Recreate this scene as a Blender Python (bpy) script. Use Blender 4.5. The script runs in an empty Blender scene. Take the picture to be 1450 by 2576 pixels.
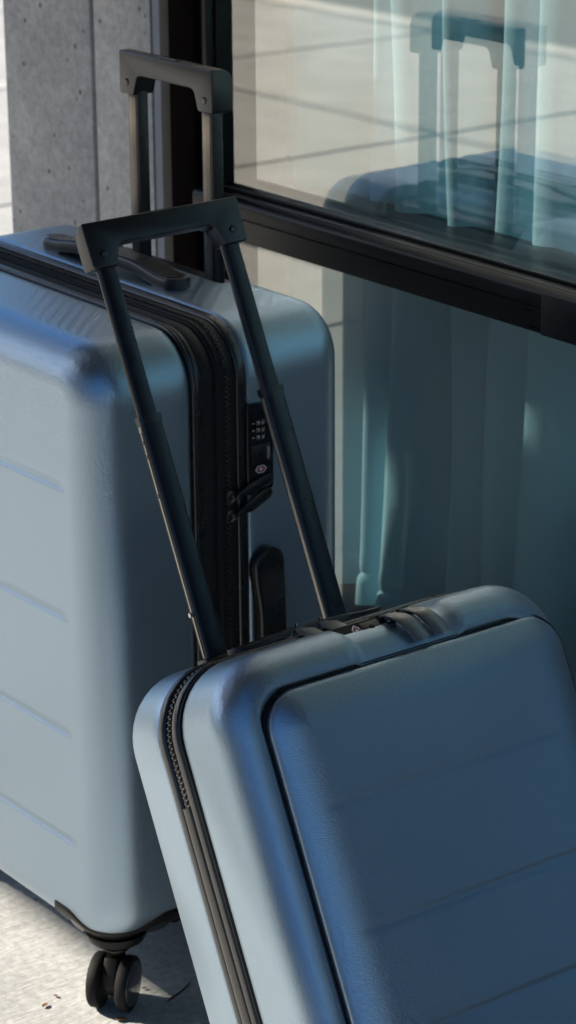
import bpy, bmesh, math, random
import numpy as np
from mathutils import Vector, Matrix
random.seed(7)
np.random.seed(7)
SC = bpy.context.scene
COL = SC.collection
PI = math.pi

# ------------------------------------------------------------------ camera
cam_d = bpy.data.cameras.new('camera')
cam = bpy.data.objects.new('camera', cam_d)
COL.objects.link(cam)
SC.camera = cam
FPX, AZ, PITCH, ROLL = 6398.19, 0.651554, 0.342059, -0.0072363
CPOS = (1.98212, -1.27173, 1.42816)
cF = Vector((-math.cos(AZ) * math.cos(PITCH), math.sin(AZ) * math.cos(PITCH), -math.sin(PITCH)))
cR = cF.cross(Vector((0, 0, 1))).normalized()
cU = cR.cross(cF)
cR2 = cR * math.cos(ROLL) + cU * math.sin(ROLL)
cU2 = -cR * math.sin(ROLL) + cU * math.cos(ROLL)
cam.matrix_world = Matrix(((cR2.x, cU2.x, -cF.x, CPOS[0]), (cR2.y, cU2.y, -cF.y, CPOS[1]),
                           (cR2.z, cU2.z, -cF.z, CPOS[2]), (0, 0, 0, 1)))
cam_d.sensor_fit = 'VERTICAL'
cam_d.sensor_height = 36.0
cam_d.lens = FPX / 2576.0 * 36.0
cam_d.clip_start = 0.05
cam_d.clip_end = 2000
cam_d.dof.use_dof = True
cam_d.dof.focus_distance = 2.33
cam_d.dof.aperture_fstop = 11.0

# ------------------------------------------------------------------ sky, sun, exposure
SUN_EL = math.radians(36)
SUN_H = Vector((-0.77, -0.64, 0)).normalized()         # horizontal direction towards the sun
SUN_ROT = math.atan2(SUN_H.x, SUN_H.y)
world = bpy.data.worlds.new("World")
SC.world = world
world.use_nodes = True
wn = world.node_tree.nodes
sky = wn.new('ShaderNodeTexSky')
sky.sky_type = 'NISHITA'
sky.sun_disc = False
sky.sun_elevation = SUN_EL
sky.sun_rotation = SUN_ROT
sky.ozone_density = 3.0
hs = wn.new('ShaderNodeHueSaturation')
hs.inputs['Saturation'].default_value = 1.25
world.node_tree.links.new(sky.outputs[0], hs.inputs['Color'])
world.node_tree.links.new(hs.outputs[0], wn['Background'].inputs[0])
wn['Background'].inputs[1].default_value = 0.064
sun_d = bpy.data.lights.new('sun', 'SUN')
sun_d.energy = 5.0
sun_d.angle = math.radians(0.53)
sun_d.color = (1.0, 0.89, 0.73)
sun = bpy.data.objects.new('sun', sun_d)
COL.objects.link(sun)
to_sun = SUN_H * math.cos(SUN_EL) + Vector((0, 0, math.sin(SUN_EL)))
sun.rotation_euler = to_sun.to_track_quat('Z', 'Y').to_euler()
sun.location = (-4, -4, 5)
SC.view_settings.view_transform = 'Standard'
SC.view_settings.look = 'None'
SC.view_settings.gamma = 1
SC.view_settings.use_curve_mapping = False
SC.view_settings.exposure = 1.32
SC.render.engine = 'CYCLES'
SC.cycles.max_bounces = 10
SC.cycles.transparent_max_bounces = 16
SC.cycles.glossy_bounces = 6


# ------------------------------------------------------------------ materials
def newmat(name):
    m = bpy.data.materials.new(name)
    m.use_nodes = True
    nt = m.node_tree
    return m, nt, nt.nodes['Principled BSDF']


def link(nt, a, b):
    nt.links.new(a, b)


def noise(nt, scale, detail=4, rough=0.55, coord='Object', vec=None, dist=0.0):
    n = nt.nodes.new('ShaderNodeTexNoise')
    n.inputs['Scale'].default_value = scale
    n.inputs['Detail'].default_value = detail
    n.inputs['Roughness'].default_value = rough
    n.inputs['Distortion'].default_value = dist
    if vec is None:
        tc = nt.nodes.new('ShaderNodeTexCoord')
        vec = tc.outputs[coord]
    link(nt, vec, n.inputs['Vector'])
    return n


def mapping(nt, scale, rot=(0, 0, 0), coord='Object'):
    tc = nt.nodes.new('ShaderNodeTexCoord')
    mp = nt.nodes.new('ShaderNodeMapping')
    mp.inputs['Scale'].default_value = scale
    mp.inputs['Rotation'].default_value = rot
    link(nt, tc.outputs[coord], mp.inputs['Vector'])
    return mp.outputs[0]


def ramp(nt, fac, stops):
    r = nt.nodes.new('ShaderNodeValToRGB')
    el = r.color_ramp.elements
    while len(el) < len(stops):
        el.new(0.5)
    for e, (p, c) in zip(el, stops):
        e.position = p
        e.color = (c, c, c, 1) if not hasattr(c, '__len__') else (*c, 1)
    link(nt, fac, r.inputs[0])
    return r


def math_node(nt, op, a, b=None, c=None):
    m = nt.nodes.new('ShaderNodeMath')
    m.operation = op
    for i, v in enumerate((a, b, c)):
        if v is None:
            continue
        if isinstance(v, (int, float)):
            m.inputs[i].default_value = v
        else:
            link(nt, v, m.inputs[i])
    return m.outputs[0]


def mixcol(nt, fac, a, b, blend='MIX'):
    m = nt.nodes.new('ShaderNodeMix')
    m.data_type = 'RGBA'
    m.blend_type = blend
    for s, v in ((0, fac), (6, a), (7, b)):
        if isinstance(v, (int, float)):
            m.inputs[s].default_value = v
        elif isinstance(v, tuple):
            m.inputs[s].default_value = (*v, 1)
        else:
            link(nt, v, m.inputs[s])
    return m.outputs[2]


def bump(nt, bsdf, h, strength, dist, prev=None):
    b = nt.nodes.new('ShaderNodeBump')
    b.inputs['Strength'].default_value = strength
    b.inputs['Distance'].default_value = dist
    link(nt, h, b.inputs['Height'])
    if prev is not None:
        link(nt, prev, b.inputs['Normal'])
    link(nt, b.outputs[0], bsdf.inputs['Normal'])
    return b.outputs[0]


def simple(name, col, rough=0.5, metal=0.0, spec=0.5, nscale=60, namt=0.25, bstr=0.15, bdist=0.0006):
    m, nt, b = newmat(name)
    n = noise(nt, nscale, 5)
    c = mixcol(nt, n.outputs['Fac'], tuple(x * (1 - namt) for x in col), tuple(min(1, x * (1 + namt)) for x in col))
    link(nt, c, b.inputs['Base Color'])
    r = ramp(nt, n.outputs['Fac'], [(0.3, max(0.02, rough - 0.02)), (0.7, min(1, rough + 0.03))])
    link(nt, r.outputs[0], b.inputs['Roughness'])
    b.inputs['Metallic'].default_value = metal
    b.inputs['Specular IOR Level'].default_value = spec
    if bstr > 0:
        n2 = noise(nt, nscale * 9, 3)
        bump(nt, b, n2.outputs['Fac'], bstr, bdist)
    return m


def shell_mat():
    m, nt, b = newmat('blue_textured_polycarbonate')
    tc = nt.nodes.new('ShaderNodeTexCoord')
    sep = nt.nodes.new('ShaderNodeSeparateXYZ')
    link(nt, tc.outputs['Object'], sep.inputs[0])
    X, Y, Z = sep.outputs
    big = noise(nt, 6, 4)
    # fine woven twill relief: two crossing sets of ridges
    s1 = math_node(nt, 'ADD', math_node(nt, 'ADD', X, Y), Z)
    wob = noise(nt, 240, 2)
    s1 = math_node(nt, 'ADD', s1, math_node(nt, 'MULTIPLY', wob.outputs['Fac'], 0.0045))
    k = 2 * PI / 0.0018
    w1 = math_node(nt, 'SINE', math_node(nt, 'MULTIPLY', s1, k))
    s2 = math_node(nt, 'SUBTRACT', math_node(nt, 'ADD', X, Y), math_node(nt, 'MULTIPLY', Z, 1.0))
    s2 = math_node(nt, 'ADD', s2, math_node(nt, 'MULTIPLY', wob.outputs['Fac'], 0.0045))
    w2 = math_node(nt, 'SINE', math_node(nt, 'MULTIPLY', s2, k * 0.9))
    wv = math_node(nt, 'ADD', math_node(nt, 'MULTIPLY', w1, 0.65), math_node(nt, 'MULTIPLY', w2, 0.4))
    grain2 = noise(nt, 330, 2)
    hgt = math_node(nt, 'ADD', wv, math_node(nt, 'MULTIPLY', grain2.outputs['Fac'], 3.2))
    c = mixcol(nt, ramp(nt, big.outputs['Fac'], [(0.3, 0.0), (0.7, 1.0)]).outputs[0],
               SHELL_A, SHELL_B)
    # ridge tops are worn slightly lighter
    tint = mixcol(nt, math_node(nt, 'MULTIPLY', math_node(nt, 'ADD', wv, 1.0), 0.12), c, SHELL_C)
    # faint dust specks and rub marks
    sp = noise(nt, 130, 2)
    fl = ramp(nt, sp.outputs['Fac'], [(0.735, 0.0), (0.76, 0.35)])
    tint = mixcol(nt, fl.outputs[0], tint, (0.40, 0.42, 0.44))
    link(nt, tint, b.inputs['Base Color'])
    b.inputs['Metallic'].default_value = SHELL_METAL
    b.inputs['Coat Weight'].default_value = 0.0
    b.inputs['Coat Roughness'].default_value = 0.30
    b.inputs['Coat IOR'].default_value = 1.7
    r = ramp(nt, big.outputs['Fac'], [(0.25, SHELL_R - 0.02), (0.75, SHELL_R + 0.04)])
    link(nt, r.outputs[0], b.inputs['Roughness'])
    nb = bump(nt, b, hgt, 0.42, 0.00014)
    link(nt, nb, b.inputs['Coat Normal'])
    return m


SHELL_A, SHELL_B, SHELL_C = (0.36, 0.475, 0.585), (0.39, 0.505, 0.615), (0.48, 0.57, 0.66)
SHELL_METAL, SHELL_R = 0.88, 0.30


def fabric_mat(name, col, scale=1400):
    m, nt, b = newmat(name)
    v = mapping(nt, (1, 1, 1))
    n = noise(nt, scale * 0.5, 2, vec=v)
    n2 = noise(nt, 60, 4, vec=v)
    r = ramp(nt, n.outputs['Fac'], [(0.4, 0.4), (0.65, 1.6)])
    c = mixcol(nt, 1.0, mixcol(nt, n2.outputs['Fac'], col, tuple(x * 1.6 for x in col)), r.outputs[0], 'MULTIPLY')
    link(nt, c, b.inputs['Base Color'])
    b.inputs['Roughness'].default_value = 0.75
    b.inputs['Specular IOR Level'].default_value = 0.4
    bump(nt, b, n.outputs['Fac'], 0.7, 0.0008)
    return m


def concrete_mat(name, lo, hi, streak=False, pits=True, cscale=5.0):
    m, nt, b = newmat(name)
    base = noise(nt, cscale, 8, 0.65)
    fine = noise(nt, 90, 6, 0.7)
    c = mixcol(nt, ramp(nt, base.outputs['Fac'], [(0.3, 0.0), (0.72, 1.0)]).outputs[0], lo, hi)
    c = mixcol(nt, 0.7, c, ramp(nt, fine.outputs['Fac'], [(0.25, 0.5), (0.75, 1.3)]).outputs[0], 'MULTIPLY')
    h = fine.outputs['Fac']
    if pits:
        pit = nt.nodes.new('ShaderNodeTexVoronoi')
        pit.inputs['Scale'].default_value = 38
        link(nt, mapping(nt, (1, 1, 1)), pit.inputs['Vector'])
        pr = ramp(nt, pit.outputs['Distance'], [(0.05, 0.0), (0.17, 1.0)])
        sel = noise(nt, 13, 2)
        keep = ramp(nt, sel.outputs['Fac'], [(0.40, 1.0), (0.48, 0.0)])
        pf = math_node(nt, 'MAXIMUM', pr.outputs[0], keep.outputs[0])
        c = mixcol(nt, math_node(nt, 'SUBTRACT', 1.0, pf), c, (lo[0] * 0.34, lo[1] * 0.30, lo[2] * 0.26))
        h = math_node(nt, 'ADD', math_node(nt, 'MULTIPLY', h, 0.4), pf)
    if streak:
        sv = mapping(nt, (330, 34, 60), (0, 0, 0.10))
        st = noise(nt, 1.0, 5, 0.6, vec=sv, dist=0.6)
        c = mixcol(nt, 0.75, c, ramp(nt, st.outputs['Fac'], [(0.30, 0.86), (0.70, 1.08)]).outputs[0], 'MULTIPLY')
        h = math_node(nt, 'ADD', math_node(nt, 'MULTIPLY', st.outputs['Fac'], 2.0), math_node(nt, 'MULTIPLY', h, 0.5))
        dk = noise(nt, 34, 3, 0.5)
        dr = ramp(nt, dk.outputs['Fac'], [(0.70, 0.0), (0.74, 0.8)])
        c = mixcol(nt, dr.outputs[0], c, (0.05, 0.045, 0.04))
    link(nt, c, b.inputs['Base Color'])
    b.inputs['Roughness'].default_value = 0.85
    b.inputs['Specular IOR Level'].default_value = 0.3
    bump(nt, b, h, 0.55, 0.0022)
    return m


def frame_mat():
    m, nt, b = newmat('black_anodised_frame')
    n = noise(nt, 12, 6, 0.65)
    st = noise(nt, 1.0, 5, 0.6, vec=mapping(nt, (6, 60, 90)))
    c = mixcol(nt, ramp(nt, n.outputs['Fac'], [(0.4, 0.0), (0.75, 1.0)]).outputs[0], (0.002, 0.0022, 0.003), (0.005, 0.005, 0.006))
    wear = noise(nt, 150, 4, 0.7)
    c = mixcol(nt, ramp(nt, wear.outputs['Fac'], [(0.71, 0.0), (0.76, 0.4)]).outputs[0], c, (0.20, 0.20, 0.21))
    link(nt, c, b.inputs['Base Color'])
    link(nt, ramp(nt, st.outputs['Fac'], [(0.3, 0.24), (0.7, 0.42)]).outputs[0], b.inputs['Roughness'])
    b.inputs['Specular IOR Level'].default_value = 0.3
    bump(nt, b, wear.outputs['Fac'], 0.15, 0.0006)
    return m


def glass_clear():
    m = bpy.data.materials.new('clear_glass_edge')
    m.use_nodes = True
    nt = m.node_tree
    nt.nodes.clear()
    o = nt.nodes.new('ShaderNodeOutputMaterial')
    t = nt.nodes.new('ShaderNodeBsdfTransparent')
    t.inputs[0].default_value = (0.97, 0.99, 0.985, 1)
    link(nt, t.outputs[0], o.inputs[0])
    return m


def glass_mirror(name, refl, tint):
    m = bpy.data.materials.new(name)
    m.use_nodes = True
    nt = m.node_tree
    nt.nodes.clear()
    o = nt.nodes.new('ShaderNodeOutputMaterial')
    t = nt.nodes.new('ShaderNodeBsdfTransparent')
    t.inputs[0].default_value = (*tint, 1)
    g = nt.nodes.new('ShaderNodeBsdfGlossy')
    g.inputs['Roughness'].default_value = 0.0
    g.inputs['Color'].default_value = (1.0, 0.97, 0.90, 1)
    # slight waviness of the coated pane
    n = noise(nt, 2.2, 2)
    bp = nt.nodes.new('ShaderNodeBump')
    bp.inputs['Strength'].default_value = 0.02
    bp.inputs['Distance'].default_value = 0.01
    link(nt, n.outputs['Fac'], bp.inputs['Height'])
    link(nt, bp.outputs[0], g.inputs['Normal'])
    lw = nt.nodes.new('ShaderNodeLayerWeight')
    lw.inputs['Blend'].default_value = 0.35
    f = math_node(nt, 'MULTIPLY_ADD', lw.outputs['Facing'], 0.35, refl - 0.17)
    mx = nt.nodes.new('ShaderNodeMixShader')
    link(nt, f, mx.inputs[0])
    link(nt, t.outputs[0], mx.inputs[1])
    link(nt, g.outputs[0], mx.inputs[2])
    link(nt, mx.outputs[0], o.inputs[0])
    return m


def curtain_mat():
    m, nt, b = newmat('pale_teal_curtain_cloth')
    w = noise(nt, 700, 2)
    big = noise(nt, 4, 4)
    c = mixcol(nt, big.outputs['Fac'], (0.31, 0.535, 0.65), (0.38, 0.60, 0.71))
    c = mixcol(nt, 0.4, c, ramp(nt, w.outputs['Fac'], [(0.3, 0.75), (0.7, 1.1)]).outputs[0], 'MULTIPLY')
    link(nt, c, b.inputs['Base Color'])
    b.inputs['Roughness'].default_value = 0.7
    b.inputs['Sheen Weight'].default_value = 0.3
    b.inputs['Specular IOR Level'].default_value = 0.35
    bump(nt, b, w.outputs['Fac'], 0.2, 0.0005)
    return m


M_SHELL = shell_mat()
M_PLASTIC = simple('black_matte_plastic', (0.005, 0.0055, 0.007), 0.34, nscale=12, spec=0.75)
M_HOUSING = simple('black_housing_plastic', (0.004, 0.0043, 0.005), 0.45, nscale=40, spec=0.22)
M_GLOSS = simple('black_gloss_plastic', (0.008, 0.0085, 0.010), 0.22, nscale=30, bstr=0.04)
M_ANOD = simple('black_anodised_aluminium', (0.004, 0.005, 0.009), 0.28, spec=0.6, metal=0.0, nscale=6, bstr=0.05)
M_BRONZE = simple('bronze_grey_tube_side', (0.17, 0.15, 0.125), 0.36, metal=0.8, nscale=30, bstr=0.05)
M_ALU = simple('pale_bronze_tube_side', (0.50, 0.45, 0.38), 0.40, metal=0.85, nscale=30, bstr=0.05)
M_RUBBER = simple('black_rubber_trim', (0.007, 0.007, 0.0075), 0.28, nscale=50, spec=0.9)
M_TYRE = simple('dusty_black_tyre', (0.011, 0.0115, 0.013), 0.7, nscale=90, namt=0.7, spec=0.2)
M_HUB = simple('polished_dark_hubcap', (0.20, 0.20, 0.20), 0.07, metal=0.9, nscale=30, bstr=0.0)
M_FABRIC = fabric_mat('black_gusset_cloth', (0.009, 0.0095, 0.012))
M_TAPE = fabric_mat('black_zip_tape', (0.007, 0.0075, 0.009), 2200)
M_TOOTH = simple('black_zip_tooth', (0.030, 0.031, 0.034), 0.28, nscale=80, spec=0.7)
M_METAL = simple('gunmetal_zip_slider', (0.16, 0.155, 0.15), 0.28, metal=0.9, nscale=80)
M_PULL = simple('gunmetal_pull_tab', (0.26, 0.26, 0.265), 0.33, metal=0.85, nscale=80)
M_STEEL = simple('bright_steel_pin', (0.6, 0.6, 0.62), 0.25, metal=1.0, nscale=80)
M_WHITE = simple('white_print', (0.75, 0.77, 0.8), 0.5, nscale=90, bstr=0)
M_RED = simple('red_print', (0.45, 0.02, 0.05), 0.4, nscale=90, bstr=0)
M_DARKRED = simple('dark_red_print', (0.16, 0.01, 0.02), 0.4, nscale=90, bstr=0)
M_FRAME = frame_mat()
M_JAMB = simple('weathered_brown_black_jamb', (0.009, 0.0072, 0.0062), 0.65, spec=0.0, nscale=18, namt=0.5)
M_GASKET = simple('black_glazing_gasket', (0.005, 0.005, 0.006), 0.5, nscale=60, spec=0.3)
M_GREYSTRIP = simple('grey_sealant', (0.20, 0.22, 0.27), 0.6, nscale=30)
M_SLAB = concrete_mat('broomed_concrete_slab', (0.30, 0.315, 0.325), (0.44, 0.455, 0.465), streak=True, pits=False)
M_COLUMN = concrete_mat('cast_concrete_column', (0.33, 0.325, 0.335), (0.58, 0.57, 0.555), cscale=4)
M_COLUMN2 = concrete_mat('cast_concrete_edge', (0.40, 0.39, 0.38), (0.62, 0.60, 0.57), cscale=4)
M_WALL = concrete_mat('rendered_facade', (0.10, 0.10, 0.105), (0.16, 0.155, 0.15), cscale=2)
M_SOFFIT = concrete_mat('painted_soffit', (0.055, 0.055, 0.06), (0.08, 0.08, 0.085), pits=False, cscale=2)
M_SLABJOINT = simple('sandy_slab_joint', (0.20, 0.195, 0.18), 0.9, nscale=40)
M_JOINT = simple('dark_slab_joint', (0.10, 0.095, 0.09), 0.9, nscale=40)
M_ASPHALT = concrete_mat('grey_asphalt', (0.045, 0.046, 0.050), (0.07, 0.07, 0.075), pits=False, cscale=3)
M_EARTH = concrete_mat('dry_ground', (0.14, 0.13, 0.10), (0.22, 0.20, 0.15), pits=False, cscale=0.3)
M_CURTAIN = curtain_mat()
M_FLOOR = simple('dark_teal_carpet', (0.02, 0.035, 0.045), 0.9, nscale=200, namt=0.5)
M_ROOM = simple('interior_wall_paint', (0.30, 0.32, 0.33), 0.8, nscale=10)
M_LEAF = simple('dry_brown_leaf', (0.13, 0.065, 0.035), 0.7, nscale=120, namt=0.5)
M_TWIG = simple('dark_dry_twig', (0.05, 0.02, 0.012), 0.8, nscale=120, namt=0.5)
G_CLEAR = glass_clear()
G_OUT = glass_mirror('coated_glass_outer', 0.30, (0.95, 0.985, 0.99))
G_IN = glass_mirror('coated_glass_inner', 0.40, (0.95, 0.985, 0.99))


# ------------------------------------------------------------------ mesh helpers
class MB:
    def __init__(self):
        self.v, self.f, self.mi = [], [], []

    def add(self, verts, faces, mi=0):
        o = len(self.v)
        self.v.extend([tuple(map(float, p)) for p in verts])
        self.f.extend([tuple(i + o for i in f) for f in faces])
        self.mi.extend([mi] * len(faces))
        return self

    def box(self, lo, hi, mi=0):
        x0, y0, z0 = lo
        x1, y1, z1 = hi
        v = [(x0, y0, z0), (x1, y0, z0), (x1, y1, z0), (x0, y1, z0), (x0, y0, z1), (x1, y0, z1), (x1, y1, z1), (x0, y1, z1)]
        return self.add(v, [(0, 3, 2, 1), (4, 5, 6, 7), (0, 1, 5, 4), (1, 2, 6, 5), (2, 3, 7, 6), (3, 0, 4, 7)], mi)

    def tube(self, path, rad, n=10, caps=True, flat=1.0):
        path = [Vector(p) for p in path]
        if not hasattr(rad, '__len__'):
            rad = [rad] * len(path)
        loops = []
        prev = None
        for i, p in enumerate(path):
            t = (path[min(i + 1, len(path) - 1)] - path[max(i - 1, 0)]).normalized()
            if prev is None:
                a = t.orthogonal().normalized()
            else:
                a = (prev - t * prev.dot(t)).normalized()
            prev = a
            b = t.cross(a)
            loops.append([p + a * (math.cos(2 * PI * k / n) * rad[i]) + b * (math.sin(2 * PI * k / n) * rad[i] * flat) for k in range(n)])
        return self.loft(loops, True, caps)

    def loft(self, loops, closed=True, caps=False, ring=False, mi=0):
        n = len(loops[0])
        v = [p for l in loops for p in l]
        f = []
        L = len(loops)
        for j in range(L if ring else L - 1):
            j2 = (j + 1) % L
            for i in range(n if closed else n - 1):
                i2 = (i + 1) % n
                f.append((j * n + i, j * n + i2, j2 * n + i2, j2 * n + i))
        if caps:
            f.append(tuple(range(n))[::-1])
            f.append(tuple((L - 1) * n + i for i in range(n)))
        return self.add(v, f, mi)


def build(name, mb, mats, parent=None, smooth=True, bevel=0.0, seg=2, angle=35, recalc=True):
    me = bpy.data.meshes.new(name)
    me.from_pydata(mb.v, [], mb.f)
    mats = mats if isinstance(mats, (list, tuple)) else [mats]
    for m in mats:
        me.materials.append(m)
    if len(mats) > 1:
        me.polygons.foreach_set('material_index', mb.mi)
    bm = bmesh.new()
    bm.from_mesh(me)
    if recalc:
        bmesh.ops.recalc_face_normals(bm, faces=bm.faces)
    if bevel > 0:
        es = [e for e in bm.edges if len(e.link_faces) == 2 and e.calc_face_angle(0) > math.radians(30)]
        bmesh.ops.bevel(bm, geom=es, offset=bevel, segments=seg, profile=0.5, affect='EDGES', clamp_overlap=True)
    if smooth:
        for f in bm.faces:
            f.smooth = True
        for e in bm.edges:
            e.smooth = not (len(e.link_faces) == 2 and e.calc_face_angle(0) > math.radians(angle))
    bm.to_mesh(me)
    bm.free()
    o = bpy.data.objects.new(name, me)
    COL.objects.link(o)
    if parent is not None:
        o.parent = parent
    return o


def tag(o, label=None, cat=None, group=None, kind=None):
    for k, v in (('label', label), ('category', cat), ('group', group), ('kind', kind)):
        if v:
            o[k] = v
    return o


def empty(name, loc=(0, 0, 0)):
    o = bpy.data.objects.new(name, None)
    o.empty_display_size = 0.05
    o.location = loc
    COL.objects.link(o)
    return o


def xf(mb, mat):
    mb.v = [tuple(mat @ Vector(p)) for p in mb.v]
    return mb


def sstep(a, b, x):
    t = np.clip((x - a) / (b - a), 0, 1)
    return t * t * (3 - 2 * t)


# rounded rectangle ring in the x-z plane, [0,w] x [z0,z0+h], inset by d
KA = 5


def ring(w, h, R, d, z0, tx, tz):
    r = max(R - d, 0.0015)
    x0, x1, za, zb = d, w - d, z0 + d, z0 + h - d
    cs = [(x0 + r, za + r), (x1 - r, za + r), (x1 - r, zb - r), (x0 + r, zb - r)]
    base = [math.radians(a) for a in (225, 315, 45, 135)]
    pts = []
    for s in range(4):
        c0, c1 = cs[s], cs[(s + 1) % 4]
        a0 = base[s]
        for k in range(KA):
            a = a0 + (PI / 4) * k / KA
            pts.append((c0[0] + r * math.cos(a), c0[1] + r * math.sin(a)))
        am = a0 + PI / 4
        pa = (c0[0] + r * math.cos(am), c0[1] + r * math.sin(am))
        pb = (c1[0] + r * math.cos(am), c1[1] + r * math.sin(am))
        t = tx if s % 2 == 0 else tz
        if s >= 2:
            t = 1 - t[::-1]
        for q in t:
            pts.append((pa[0] + (pb[0] - pa[0]) * q, pa[1] + (pb[1] - pa[1]) * q))
        for k in range(1, KA):
            a = am + (PI / 4) * k / KA
            pts.append((c1[0] + r * math.cos(a), c1[1] + r * math.sin(a)))
    return np.array(pts)


def shell_mb(w, h, R, z0, prof, tx, tz, disp=None):
    """loft rings (inset d, depth y) and close the last one with a Coons grid"""
    rings = []
    for d, y in prof:
        p = ring(w, h, R, d, z0, tx, tz)
        rings.append(np.stack([p[:, 0], np.full(len(p), y), p[:, 1]], 1))
    n = len(rings[0])
    nx = len(tx) + 2 * KA - 1
    nz = len(tz) + 2 * KA - 1
    last = rings[-1]
    bot = last[0:nx + 1]
    rgt = last[nx:nx + nz + 1]
    top = last[nx + nz:2 * nx + nz + 1][::-1]
    lft = np.concatenate([last[2 * nx + nz:], last[:1]])[::-1]
    u = np.linspace(0, 1, nx + 1)
    grid = np.zeros((nz + 1, nx + 1, 3))
    # use arc-length parameters so the rows stay straight
    def arc(c):
        s = np.concatenate([[0], np.cumsum(np.linalg.norm(np.diff(c, axis=0), axis=1))])
        return s / s[-1]
    ub, vl = arc(bot), arc(lft)
    for j in range(nz + 1):
        v = vl[j]
        g = (1 - v) * bot + v * top
        g = g + np.outer(1 - ub, lft[j]) + np.outer(ub, rgt[j])
        g = g - (np.outer((1 - ub) * (1 - v), bot[0]) + np.outer(ub * (1 - v), bot[-1]) + np.outer((1 - ub) * v, top[0]) + np.outer(ub * v, top[-1]))
        grid[j] = g
    mb = MB()
    V = np.concatenate(rings)
    f = []
    for j in range(len(rings) - 1):
        for i in range(n):
            i2 = (i + 1) % n
            f.append((j * n + i, j * n + i2, (j + 1) * n + i2, (j + 1) * n + i))
    # index map for the grid
    off = (len(rings) - 1) * n
    idx = np.zeros((nz + 1, nx + 1), int)
    inner = []
    cnt = len(V)
    for j in range(nz + 1):
        for i in range(nx + 1):
            if j == 0:
                idx[j, i] = off + i
            elif i == nx:
                idx[j, i] = off + nx + j
            elif j == nz:
                idx[j, i] = off + nx + nz + (nx - i)
            elif i == 0:
                idx[j, i] = off + (2 * nx + nz + (nz - j)) % n
            else:
                idx[j, i] = cnt
                cnt += 1
                inner.append(grid[j, i])
    V = np.concatenate([V, np.array(inner)])
    for j in range(nz):
        for i in range(nx):
            f.append((idx[j, i], idx[j, i + 1], idx[j + 1, i + 1], idx[j + 1, i]))
    if disp is not None:
        V = disp(V)
    mb.add(V.tolist(), [tuple(int(a) for a in q) for q in f])
    return mb


def tvals(L, step, fine=(), fw=0.012, fs=0.0014):
    """parameters along a straight run of length L, refined near the listed positions"""
    p = list(np.arange(0, L, step)) + [L]
    p = [a for a in p if all(abs(a - q) > fw for q in fine)]
    for q in fine:
        p += list(np.arange(q - fw, q + fw + 1e-6, fs))
    p = np.unique(np.round([a for a in p if 0 <= a <= L], 6))
    return p / L


def band_mb(w, h, R, z0, sec, tx, tz):
    """closed band round the rim: sec is a closed list of (d, y)"""
    loops = []
    for d, y in sec:
        p = ring(w, h, R, d, z0, tx, tz)
        loops.append([(a, y, b) for a, b in p])
    mb = MB()
    mb.loft(loops, True, False, ring=True)
    return mb


def rim_path(w, h, R, z0, d, step):
    """evenly spaced points round the rim, with tangent and outward normal (x-z)"""
    p = ring(w, h, R, d, z0, np.linspace(0, 1, 60), np.linspace(0, 1, 60))
    p = np.concatenate([p, p[:1]])
    s = np.concatenate([[0], np.cumsum(np.linalg.norm(np.diff(p, axis=0), axis=1))])
    q = np.arange(0, s[-1] - step / 2, step)
    x, z = np.interp(q, s, p[:, 0]), np.interp(q, s, p[:, 1])
    x2, z2 = np.interp((q + 1e-3) % s[-1], s, p[:, 0]), np.interp((q + 1e-3) % s[-1], s, p[:, 1])
    t = np.stack([x2 - x, z2 - z], 1)
    t /= np.linalg.norm(t, axis=1)[:, None]
    return np.stack([x, z], 1), t, np.stack([t[:, 1], -t[:, 0]], 1)


def teeth_mb(w, h, R, z0, d, y, step=0.0026, keep=None, size=0.0016):
    mb = MB()
    P, T, N = rim_path(w, h, R, z0, d, step)
    k = 0
    for (x, z), t, n in zip(P, T, N):
        k += 1
        if keep is not None and not keep(x, z):
            continue
        s = (1 if k % 2 else -1)
        c = Vector((x, y + s * size * 0.75, z))
        tv, nv, yv = Vector((t[0], 0, t[1])), Vector((n[0], 0, n[1])), Vector((0, 1, 0))
        a, b2, e = tv * 0.00075, nv * 0.0009, (yv + tv * 0.25 * s) * size
        pts = [c + a * i * m + b2 * j * m2 + e * l for l, m, m2 in ((-1, 1, 1), (1, 1, 1)) for i, j in ((-1, -1), (1, -1), (1, 0.6), (0.4, 1.0), (-0.4, 1.0), (-1, 0.6))]
        mb.add(pts, [(0, 1, 7, 6), (1, 2, 8, 7), (2, 3, 9, 8), (3, 4, 10, 9), (4, 5, 11, 10), (5, 0, 6, 11), (0, 5, 4, 3, 2, 1), (6, 7, 8, 9, 10, 11)])
    return mb


def rounded_prism(poly, depth, axis_map):
    """extrude a closed 2-D outline; axis_map(a, b, t) -> xyz"""
    mb = MB()
    lo = [axis_map(a, b, 0) for a, b in poly]
    hi = [axis_map(a, b, depth) for a, b in poly]
    mb.loft([lo, hi], True, True)
    return mb


def text_mesh(name, s, size, mat, matrix, parent, extrude=0.0002):
    cu = bpy.data.curves.new(name + '_curve', 'FONT')
    cu.body = s
    cu.size = size
    cu.extrude = extrude
    cu.align_x = 'CENTER'
    cu.align_y = 'CENTER'
    tmp = bpy.data.objects.new(name + '_tmp', cu)
    COL.objects.link(tmp)
    dg = bpy.context.evaluated_depsgraph_get()
    me = bpy.data.meshes.new_from_object(tmp.evaluated_get(dg))
    bpy.data.objects.remove(tmp)
    me.name = name
    me.materials.clear()
    me.materials.append(mat)
    me.transform(matrix)
    o = bpy.data.objects.new(name, me)
    COL.objects.link(o)
    if parent is not None:
        o.parent = parent
    return o


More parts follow.
